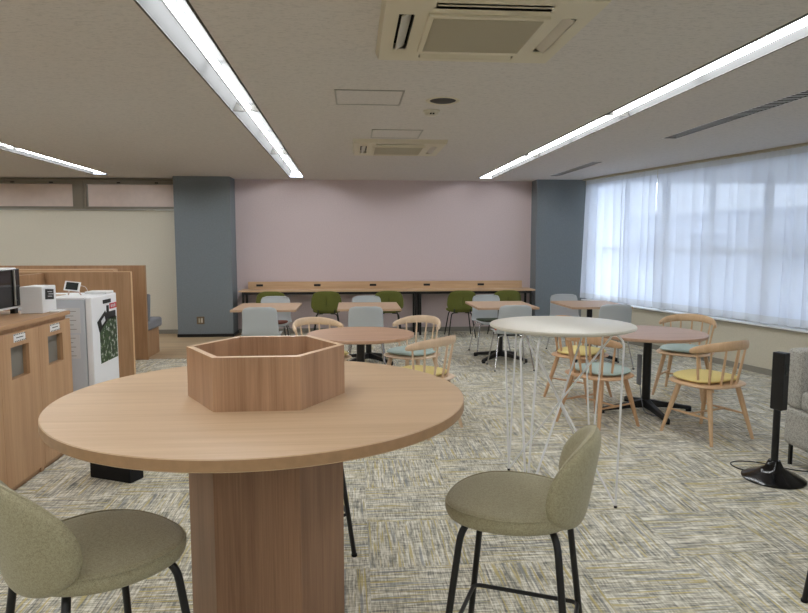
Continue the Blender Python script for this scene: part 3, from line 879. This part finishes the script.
# ------------------------------------------------------------------ windsor style armchairs
def make_windsor(woodm, cush, loc, rz, label):
    root = empty('spindle_armchair', loc, rz, label, 'chair', 'wooden spindle chairs at the round tables')
    def S(a, b): return (a * (0.275 - 0.015 * (b + 1)), 0.018 + b * 0.248, 0.425)
    obj('seat', pad(B(), S, 0.03, n=2.7, k=10, nr=7, na=48), woodm, root, smooth=True, angle=50)
    def SC(a, b): return (a * (0.240 - 0.015 * (b + 1)), 0.035 + b * 0.205, 0.459 + 0.008 * (1 - a * a))
    obj('seat_cushion', pad(B(), SC, 0.058, n=2.8, k=3.2, nr=8, na=44), cush, root, smooth=True, angle=70)
    # bow rail
    Rr = 0.25; n = 30; bm = B(); rings = []; a_max = math.radians(86)
    for i in range(n + 1):
        u = -1 + 2 * i / n; ph = u * a_max
        e = abs(u)
        rad = Rr + 0.01 * e
        c = Vector((rad * math.sin(ph) * 1.0, -0.02 - rad * math.cos(ph) * 0.93, 0.748 - 0.055 * e ** 2))
        o_ = Vector((math.sin(ph), -math.cos(ph), 0))
        hh = 0.037 - 0.015 * e ** 3; tt = 0.011 + 0.005 * e ** 2
        if e > 0.97: hh *= 0.75; tt *= 0.75
        tilt = 0.12 * (1 - e)
        upv = (Vector((0, 0, 1)) + o_ * tilt).normalized(); ov = (o_ - Vector((0, 0, 1)) * tilt).normalized()
        rings.append([bm.verts.new(c + ov * tt * math.cos(q) + upv * hh * math.sin(q)) for q in [2 * PI * k / 12 for k in range(12)]])
    for u, v in zip(rings, rings[1:]):
        for k in range(12): bm.faces.new((u[k], u[(k + 1) % 12], v[(k + 1) % 12], v[k]))
    bm.faces.new(rings[0][::-1]); bm.faces.new(rings[-1])
    obj('back_rail', bm, woodm, root, smooth=True, angle=60)
    for deg in (-74, -50, -25, 0, 25, 50, 74):
        ph = math.radians(deg); e = abs(ph) / a_max
        top = Vector((Rr * math.sin(ph), -0.02 - Rr * math.cos(ph) * 0.93, 0.735 - 0.055 * e ** 2))
        bot = Vector((0.205 * math.sin(ph), -0.02 - 0.178 * math.cos(ph), 0.435))
        obj('spindle', sweep(B(), [bot, bot.lerp(top, 0.4), top], [0.0085, 0.0105, 0.007], 8), woodm, root, smooth=True)
    feet = {}
    for sx in (-1, 1):
        for sy in (-1, 1):
            top = Vector((sx * 0.155, sy * 0.135, 0.418)); ft = Vector((sx * 0.23, sy * 0.235, 0.0))
            feet[(sx, sy)] = (top, ft)
            obj('leg', sweep(B(), [ft, ft.lerp(top, 0.7), top], [0.0125, 0.021, 0.020], 10), woodm, root, smooth=True)
    mids = []
    for sx in (-1, 1):
        a = feet[(sx, -1)][1].lerp(feet[(sx, -1)][0], 0.46); b = feet[(sx, 1)][1].lerp(feet[(sx, 1)][0], 0.46)
        obj('stretcher', sweep(B(), [a, (a + b) / 2, b], [0.007, 0.0105, 0.007], 8), woodm, root, smooth=True)
        mids.append((a + b) / 2)
    obj('stretcher', sweep(B(), [mids[0], (mids[0] + mids[1]) / 2, mids[1]], [0.007, 0.010, 0.007], 8), woodm, root, smooth=True)
    return root
make_windsor(M['beech_warm'], M['yellow'], (2.76, 4.80, 0), face(-0.37, 0.93), 'wooden spindle chair with yellow cushion standing closest to the black stand, whole in view')
make_windsor(M['beech_warm'], M['aqua'], (3.29, 6.17, 0), face(-0.66, -0.75), 'wooden spindle chair with aqua cushion between the reddish round table and the curtained wall')
make_windsor(M['beech_orange'], M['aqua'], (2.02, 5.17, 0), face(0.89, 0.45), 'wooden spindle chair with aqua cushion seen through the wire legs of the white table')
make_windsor(M['beech_orange'], M['yellow'], (2.19, 6.12, 0), face(0.65, -0.75), 'wooden spindle chair with yellow cushion behind the aqua one and the wire table')
make_windsor(M['beech'], M['aqua'], (0.57, 6.24, 0), face(-0.64, -0.77), 'wooden spindle chair with aqua cushion facing the camera beside the round brown table')
make_windsor(M['beech'], M['yellow'], (0.55, 5.15, 0), face(-0.73, 0.68), 'wooden spindle chair with yellow cushion half hidden behind the big oak table edge')
make_windsor(M['beech'], M['yellow'], (-0.30, 6.16, 0), face(0.55, -0.83), 'wooden spindle chair whose curved rail peeks out just behind the hexagonal box')

# ------------------------------------------------------------------ wall counter with sockets
root = empty('wall_counter', (0, 10.52, 0), 0, 'long oak wall counter with black steel legs along the pink wall', 'counter')
obj('worktop', cbox(-1.83, 3.0, 0, 0.46, 0.722, 0.748), wood('counter oak', rgb(222, 188, 152), rgb(200, 164, 128), 'X'), root, bevel=0.003)
obj('backboard', cbox(-1.74, 2.88, 0.41, 0.45, 0.748, 0.868), wood('counter backboard oak', rgb(220, 188, 150), rgb(198, 162, 126), 'X'), root, bevel=0.002)
for x in (-1.55, -0.60, 0.33, 1.24, 2.165):
    so = obj('desk_socket', cbox(x - 0.055, x + 0.055, 0.402, 0.41, 0.79, 0.825), M['black'], root, bevel=0.002)
bm = B(); box(bm, -1.78, 2.95, 0.03, 0.06, 0.68, 0.722); box(bm, -1.78, 2.95, 0.38, 0.41, 0.68, 0.722)
obj('steel_apron', bm, M['black'], root)
for x in (-1.78, -1.50, 1.00, 1.075, 2.92):
    for y in (0.03, 0.38):
        obj('leg', cbox(x, x + 0.035, y, y + 0.035, 0, 0.68), M['black'], root)

def make_olive():
    root = empty('olive_chair', (0, 0, 0), 0, 'x', 'chair', 'olive chairs tucked under the wall counter')
    def S(a, b): return (a * 0.225, b * 0.21 + 0.02, 0.43 + 0.01 * a * a)
    obj('seat', pad(B(), S, 0.06, n=3, k=6, nr=7, na=40), M['olive'], root, smooth=True, angle=70)
    def SB(a, b):
        w = 0.235 - 0.02 * b
        groove = 0.016 * math.exp(-(a / 0.05) ** 2)
        return (a * w, -0.235 - 0.03 * b + 0.06 * a * a + groove, 0.60 + b * 0.165)
    obj('backrest', pad(B(), SB, 0.045, n=3.4, k=7, nr=12, na=64), M['olive'], root, smooth=True, angle=70)
    bm = B()
    sweep(bm, [(0, -0.235 - 0.03 * b - 0.012, 0.60 + b * 0.165) for b in (-0.9, -0.4, 0.2, 0.9)], 0.003, 6)
    obj('seam', bm, plain('dark olive seam', rgb(62, 66, 26), 0.9), root)
    for sx in (-1, 1):
        for sy in (-1, 1):
            path = fillet([(sx * 0.22, sy * 0.22, 0.0), (sx * 0.16, sy * 0.15, 0.395), (sx * 0.06, sy * 0.12, 0.40)], 0.04)
            obj('leg', sweep(B(), path, 0.009, 8), M['black'], root, smooth=True)
    for sx in (-1, 1): obj('back_bracket', sweep(B(), fillet([(sx * 0.12, -0.10, 0.395), (sx * 0.13, -0.21, 0.40), (sx * 0.13, -0.235, 0.47)], 0.04), 0.008, 8), M['black'], root, smooth=True)
    return root
ol = make_olive()
for i, (x, lab) in enumerate([
        (-0.42, 'olive felt chair under the counter, fully visible between two square tables'),
        (-1.27, 'olive chair at the counter end hidden behind a shell chair near the outlet column'),
        (0.55, 'olive felt chair at the counter, half behind the middle square table'),
        (1.72, 'olive felt chair at the counter with its black legs showing beside the dark green cushion'),
        (2.44, 'olive felt chair at the counter end next to the slate blue column by the curtains')]):
    o = ol if i == 0 else copy_thing(ol, (x, 10.36, 0), 0)
    o.location = (x, 10.36, 0); o['label'] = lab

# ------------------------------------------------------------------ cabinet run
CX = -2.04
door_y = [2.45, 2.925, 3.40, 3.88, 4.355, 4.83]
top = obj('worktop', cbox(CX - 0.80, CX, 2.42, 4.84, 0.992, 1.02), M['oak_top'], bevel=0.003)
tag(top, 'oak worktop carrying the microwave and white box, running over the bin cabinets', 'worktop')
labs = ['bin cabinet outside the frame', 'bin cabinet outside the frame beside the first', 'bin cabinet cut by the picture edge, below the microwave',
        'oak bin cabinet with square opening and white sticker, below the microwave', 'oak bin cabinet with square opening and white sticker, next to the fridge']
for i in range(2, 5):
    y0, y1 = door_y[i], door_y[i + 1]
    root = empty('bin_cabinet', (CX, (y0 + y1) / 2, 0), 0, labs[i], 'cabinet', 'oak bin cabinets')
    h = (y1 - y0) / 2
    # carcass with open inside
    c = B()
    box(c, -0.78, -0.02, -h, -h + 0.018, 0.0, 0.96); box(c, -0.78, -0.02, h - 0.018, h, 0.0, 0.96)
    box(c, -0.78, -0.76, -h + 0.018, h - 0.018, 0.06, 0.96); box(c, -0.76, -0.02, -h + 0.018, h - 0.018, 0.06, 0.08)
    box(c, -0.78, -0.03, -h, h, 0.96, 0.992)
    obj('carcass', c, M['oak_cab'], root)
    obj('plinth', cbox(-0.05, -0.03, -h + 0.018, h - 0.018, 0.0, 0.06), M['oak_edge'], root)
    # door with square opening
    d = B(); oy0, oy1, oz0, oz1 = -0.115, 0.105, 0.685, 0.88
    e0, e1 = -h + 0.0015, h - 0.0015
    box(d, -0.019, 0, e0, oy0, 0.045, 0.965); box(d, -0.019, 0, oy1, e1, 0.045, 0.965)
    box(d, -0.019, 0, oy0, oy1, 0.045, oz0); box(d, -0.019, 0, oy0, oy1, oz1, 0.965)
    dr = obj('door', d, M['oak_cab'], root)
    l = B()
    t = 0.014; D = -0.04
    box(l, D, -0.019, oy0 - t, oy0, oz0 - t, oz1 + t); box(l, D, -0.019, oy1, oy1 + t, oz0 - t, oz1 + t)
    box(l, D, -0.019, oy0, oy1, oz1, oz1 + t); box(l, D, -0.019, oy0, oy1, oz0 - t, oz0)
    obj('opening_lining', l, M['oak_edge'], dr)
    obj('bin_flap', cbox(D - 0.012, D, oy0 - t, oy1 + t, oz0 - t, oz1 + t), M['bin_grey'], dr)
    s_ = obj('sticker', cbox(0.0, 0.0015, -0.075, 0.065, 0.905, 0.955), M['white'], dr)
    k = B()
    for q in range(7):
        yy = -0.072 + q * 0.021
        box(k, 0.0015, 0.0022, yy, yy + 0.010, 0.947, 0.954); box(k, 0.0015, 0.0022, yy + 0.008, yy + 0.018, 0.906, 0.913)
    box(k, 0.0015, 0.0022, -0.045, 0.04, 0.928, 0.933)
    obj('sticker_print', k, M['ink'], s_)

# microwave: front looks towards the room (+x)
mw = empty('microwave_oven', (-2.325, 4.445, 1.02), 0, 'black fronted microwave oven on the oak worktop at the picture edge', 'microwave')
obj('casing', cbox(-0.36, 0.0, -0.26, 0.255, 0.045, 0.315), M['white'], mw, bevel=0.008)
dr = obj('door', cbox(0.0, 0.02, -0.26, 0.175, 0.052, 0.308), M['black_gloss'], mw, bevel=0.005)
obj('door_window', cbox(0.02, 0.0215, -0.22, 0.12, 0.09, 0.27), plain('smoked glass', rgb(34, 34, 38), 0.08), dr)
obj('door_handle', cbox(0.022, 0.034, 0.155, 0.168, 0.06, 0.30), M['alu'], dr, bevel=0.003)
cp = obj('control_panel', cbox(0.0, 0.02, 0.178, 0.25, 0.052, 0.308), M['black_gloss'], mw, bevel=0.003)
bm = B()
for r_ in range(1):
    for c_ in range(1): box(bm, 0.02, 0.0215, 0.194 + c_ * 0.024, 0.205 + c_ * 0.024, 0.09 + r_ * 0.04, 0.095 + r_ * 0.04)
obj('button_marks', bm, M['bin_grey'], cp)
obj('bottom_trim', cbox(0.0, 0.024, -0.26, 0.255, 0.040, 0.052), M['white'], mw)
for x in (-0.31, -0.03):
    for y in (-0.22, 0.20): obj('foot', cbox(x, x + 0.03, y, y + 0.045, 0, 0.045), M['black'], mw)

bx = empty('white_appliance_box', (-2.27, 4.73, 1.02), 0, 'white box with a black printed label behind the microwave', 'box')
obj('box_body', cbox(-0.01, 0.14, -0.10, 0.11, 0.0, 0.185), M['white'], bx, bevel=0.006)
R_ = Matrix.Translation((0.1405, 0.015, 0.125)) @ Matrix.Rotation(math.radians(92), 4, 'Z') @ Matrix.Rotation(math.radians(4), 4, 'Y')
lb = obj('box_label', box(B(), -0.078, 0.078, -0.0015, 0.0, -0.036, 0.036, R_), M['ink'], bx)
bm = B()
for q, (a, b_) in enumerate([(-0.045, 0.03), (-0.03, 0.05), (-0.04, 0.03)]):
    box(bm, a, b_, -0.0025, -0.0015, 0.016 - q * 0.016, 0.020 - q * 0.016, R_)
obj('label_print', bm, M['paper'], lb)
obj('folded_cloth', box(B(), 0.15, 0.22, -0.06, 0.06, 0.0, 0.012), M['white'], None, bevel=0.006)
fc = bpy.data.objects['folded_cloth']; fc.location = (-2.27, 4.75, 1.02); tag(fc, 'small folded white cloth on the worktop corner beside the white box', 'cloth')

# fridge
fr = empty('refrigerator', (-2.04, 5.50, 0), 0, 'white waist high refrigerator with posters on its door beyond the cabinets', 'refrigerator')
obj('body', cbox(-0.56, -0.055, -0.27, 0.27, 0.02, 1.065), M['fridge_side'], fr, bevel=0.008)
obj('top_panel', cbox(-0.56, -0.05, -0.272, 0.272, 1.065, 1.08), M['fridge'], fr, bevel=0.004)
dr = obj('door', cbox(-0.05, 0.0, -0.27, 0.27, 0.28, 1.08), M['fridge'], fr, bevel=0.01)
obj('freezer_door', cbox(-0.05, 0.0, -0.27, 0.27, 0.03, 0.272), M['fridge'], fr, bevel=0.01)
for x in (-0.5, -0.1): obj('foot', cbox(x, x + 0.03, -0.24, -0.21, 0, 0.02), M['black'], fr)
def poster_mat():
    m, nt, p = nodes('sports poster print'); L = nt.links
    tc = nt.nodes.new('ShaderNodeTexCoord'); n = nt.nodes.new('ShaderNodeTexNoise'); n.inputs['Scale'].default_value = 26; n.inputs['Detail'].default_value = 3
    L.new(tc.outputs['Object'], n.inputs['Vector'])
    r = nt.nodes.new('ShaderNodeValToRGB'); cr = r.color_ramp; cr.interpolation = 'CONSTANT'
    cr.elements[0].position = 0; cr.elements[0].color = rgb(34, 46, 30)
    cr.elements[1].position = 0.5; cr.elements[1].color = rgb(64, 92, 48)
    for q, c_ in ((0.42, (44, 68, 38)), (0.60, (196, 196, 196)), (0.66, (90, 110, 90)), (0.72, (150, 60, 56))):
        e = cr.elements.new(q); e.color = rgb(*c_)
    L.new(n.outputs['Fac'], r.inputs[0]); L.new(r.outputs[0], p.inputs['Base Color']); p.inputs['Roughness'].default_value = 0.4
    return m
pm = obj('poster', cbox(0.0, 0.002, -0.13, 0.245, 0.53, 0.88), poster_mat(), dr)
R_ = Matrix.Translation((0.003, -0.03, 0.885)) @ Matrix.Rotation(math.radians(24), 4, 'X')
ph = obj('poster_banner', box(B(), -0.001, 0.001, -0.14, 0.05, -0.045, 0.05, R_), M['ink'], dr)
obj('banner_print', box(B(), 0.001, 0.002, -0.07, 0.01, -0.02, 0.02, R_), M['paper'], ph)
obj('poster_header', cbox(0.0, 0.002, -0.02, 0.23, 0.87, 0.935), M['ink'], dr)
obj('magnet', cbox(0.0, 0.006, -0.04, 0.12, 1.01, 1.04), M['ink'], dr)
obj('magnet', cbox(0.0, 0.006, 0.03, 0.07, 0.935, 0.99), M['ink'], dr)
rl = obj('red_label', cbox(0.0, 0.004, 0.10, 0.25, 0.955, 1.0), M['red'], dr)
bm = B()
for a in (0.12, 0.16, 0.20): box(bm, 0.004, 0.005, a, a + 0.02, 0.965, 0.99)
obj('label_print', bm, M['paper'], rl)
for (x0, x1, z0, z1) in ((-0.26, -0.09, 0.80, 1.0), (-0.24, -0.10, 0.60, 0.79)):
    pp = obj('paper_notice', cbox(x0, x1, -0.2725, -0.270, z0, z1), M['paper'], fr)
    bm = B()
    for q in range(5): box(bm, x0 + 0.015, x1 - 0.03 - 0.02 * (q % 2), -0.2735, -0.2725, z1 - 0.03 - q * 0.035, z1 - 0.026 - q * 0.035)
    if z0 > 0.7: box(bm, x0 + 0.02, x0 + 0.06, -0.2735, -0.2725, z0 + 0.02, z0 + 0.07)
    obj('notice_print', bm, M['bin_grey'], pp)
tb = empty('tablet_display', (-2.27, 5.45, 1.08), 0, 'small white tablet leaning on a stand on top of the refrigerator', 'tablet')
R_ = Matrix.Translation((0, 0, 0.075)) @ Matrix.Rotation(math.radians(6), 4, 'Y') @ Matrix.Rotation(math.radians(-20), 4, 'X')
obj('tablet_frame', box(B(), -0.062, 0.062, -0.005, 0.005, -0.04, 0.04, R_), M['white'], tb, bevel=0.003)
obj('screen', box(B(), -0.047, 0.047, -0.0065, -0.005, -0.031, 0.031, R_), M['screen'], tb)
obj('stand', sweep(sweep(B(), [(-0.05, 0.04, 0.0), (-0.03, 0.012, 0.06)], 0.006, 8), [(0.05, 0.04, 0.0), (0.03, 0.012, 0.06)], 0.006, 8), plain('pink stand', rgb(214, 190, 180), 0.5), tb)
obj('charging_cable', sweep(B(), fillet([(0.062, 0, 0.08), (0.10, 0.02, 0.07), (0.11, 0.04, 0.004), (0.16, 0.08, 0.004)], 0.03), 0.002, 6), M['white'], tb)
tag(obj('paper_sheet', box(B(), -2.52, -2.36, 5.28, 5.54, 1.0802, 1.086), plain('beige paper', rgb(206, 186, 170), 0.8)), 'beige papers lying flat on top of the refrigerator by the tablet', 'paper')
tr = tag(obj('white_tray', box(B(), -2.23, -2.05, 5.58, 5.74, 1.0802, 1.102), M['white'], bevel=0.006), 'low white tray at the far corner on top of the refrigerator', 'tray')

# ------------------------------------------------------------------ booth partitions and bench
pa = empty('booth_partition', (-2.35, 7.08, 0), 0, 'oak booth partition standing right behind the refrigerator', 'partition', 'oak booth partitions')
obj('partition_panel', cbox(-2.6, 0.0, 0.0, 0.045, 0.0, 1.2), M['oak_panel'], pa, bevel=0.002)
obj('side_panel', cbox(-0.92, -0.875, -1.5, 0.0, 0.0, 1.19), M['oak_panel'], pa, bevel=0.002)
obj('edge_strip', box(cbox(-2.6, 0.0, -0.001, 0.046, 1.2, 1.204), 0.0, 0.002, -0.001, 0.046, 0, 1.2), plain('light edge strip', rgb(216, 178, 136), 0.4), pa)
pc = tag(obj('booth_divider', cbox(-5.0, -2.80, 7.85, 8.0, 0, 1.2), wood('light oak ledge', rgb(214, 176, 138), rgb(196, 156, 116), 'X'), bevel=0.003), 'pale topped booth backrest between the two oak partitions', 'partition')
pb = empty('booth_partition', (-2.66, 8.55, 0), 0, 'taller oak booth partition end panel with the grey bench behind it', 'partition', 'oak booth partitions')
obj('partition_panel', cbox(-2.9, 0.0, 0, 0.05, 0.0, 1.222), M['oak_panel'], pb, bevel=0.002)
obj('edge_strip', box(B(), 0.0, 0.003, 0.0, 0.05, 0, 1.222), M['oak_edge'], pb)
bn = empty('booth_bench', (-2.66, 8.62, 0), 0, 'booth bench with grey cushion on an oak base beside the slate column', 'bench')
obj('bench_base', cbox(-2.3, -0.03, 0.0, 0.55, 0.006, 0.36), M['oak_panel'], bn, bevel=0.003)
obj('seat_cushion', cbox(-2.3, 0.0, 0.0, 0.62, 0.36, 0.49), M['bench_grey'], bn, bevel=0.03, segs=3)
R_ = Matrix.Translation((0, 0.03, 0.49)) @ Matrix.Rotation(math.radians(-9), 4, 'X')
obj('back_cushion', box(B(), -2.3, 0.0, 0.0, 0.07, 0.0, 0.36, R_), M['bench_grey'], bn, bevel=0.02, segs=3)

# black box on the carpet
bb = obj('floor_box', box(B(), -0.165, 0.165, 0.0, 0.115, 0.0, 0.22), M['black_matt'], bevel=0.006)
bb.location = (-1.545, 4.135, 0); bb.rotation_euler = (0, 0, math.radians(-25))
bb.location = (-1.55, 4.14, 0)
tag(bb, 'slim black box on the carpet seen under the rim of the big table', 'box')

# ------------------------------------------------------------------ black stand
fn = empty('stand_dispenser', (2.672, 3.84, 0), 0, 'slim black device on a pole with a round flared base beside the grey sofa', 'stand')
obj('base', lathe(B(), [(0, 0), (0.184, 0), (0.186, 0.010), (0.165, 0.024), (0.10, 0.052), (0.055, 0.080), (0.034, 0.125), (0, 0.125)], seg=56), M['black_gloss'], fn, smooth=True, angle=50)
obj('pole', lathe(B(), [(0, 0.08), (0.021, 0.08), (0.021, 0.49), (0, 0.49)], seg=20), M['black'], fn, smooth=True)
R_ = Matrix.Rotation(math.radians(22), 4, 'Z')
hd = obj('head', box(B(), -0.026, 0.034, -0.045, 0.035, 0.455, 0.82, R_), M['black'], fn, bevel=0.006)
bm = box(B(), -0.010, 0.022, -0.0465, -0.045, 0.68, 0.75, R_)
obj('sensor_window', bm, M['screen'], hd)
obj('power_cord', sweep(B(), fillet([(-0.02, 0.1, 0.03), (-0.12, 0.14, 0.006), (-0.13, 0.30, 0.006), (-0.02, 0.34, 0.006), (0.12, 0.28, 0.006), (0.22, 0.12, 0.006), (0.45, 0.05, 0.006)], 0.08), 0.004, 6), M['black'], fn, smooth=True)

# ------------------------------------------------------------------ sofa
sf = empty('tweed_sofa', (2.935, 3.25, 0), 0, 'grey tweed sofa at the picture edge behind the black stand', 'sofa')
obj('sofa_base', cbox(0.0, 0.80, -0.85, 0.90, 0.14, 0.40), M['sofa'], sf, bevel=0.03, segs=3)
obj('armrest', cbox(0.0, 0.80, 0.76, 0.90, 0.40, 0.80), M['sofa'], sf, bevel=0.03, segs=3)
obj('armrest', cbox(0.0, 0.80, -0.85, -0.71, 0.40, 0.80), M['sofa'], sf, bevel=0.03, segs=3)
obj('backrest', cbox(0.62, 0.82, -0.71, 0.76, 0.40, 0.82), M['sofa'], sf, bevel=0.03, segs=3)
obj('seat_cushion', cbox(0.0, 0.62, -0.70, 0.755, 0.40, 0.53), M['sofa'], sf, bevel=0.035, segs=3)
for x in (0.02, 0.72):
    for y in (-0.80, 0.83): obj('leg', cbox(x, x + 0.02, y + 0.01, y + 0.03, 0, 0.14), M['black'], sf)

# ------------------------------------------------------------------ light
world = bpy.data.worlds.new('sky'); bpy.context.scene.world = world; world.use_nodes = True
bg = world.node_tree.nodes['Background']; bg.inputs[0].default_value = (0.74, 0.83, 1.0, 1); bg.inputs[1].default_value = 4.0

# ------------------------------------------------------------------ camera
f = 650.0
pitch = math.atan(63 / f); yaw = math.atan(51 / f * math.cos(pitch))
cam = bpy.data.cameras.new('camera'); co = bpy.data.objects.new('camera', cam); C.objects.link(co)
cam.sensor_fit = 'HORIZONTAL'; cam.sensor_width = 36; cam.lens = 36 * f / 808
co.location = (0, 0, HCAM); co.rotation_euler = (PI / 2 - pitch, 0, -yaw)
cam.clip_start = 0.05; cam.clip_end = 100
sc = bpy.context.scene; sc.camera = co
sc.view_settings.view_transform = 'Standard'; sc.view_settings.look = 'None'; sc.view_settings.gamma = 1; sc.view_settings.use_curve_mapping = False
sc.view_settings.exposure = 1.0
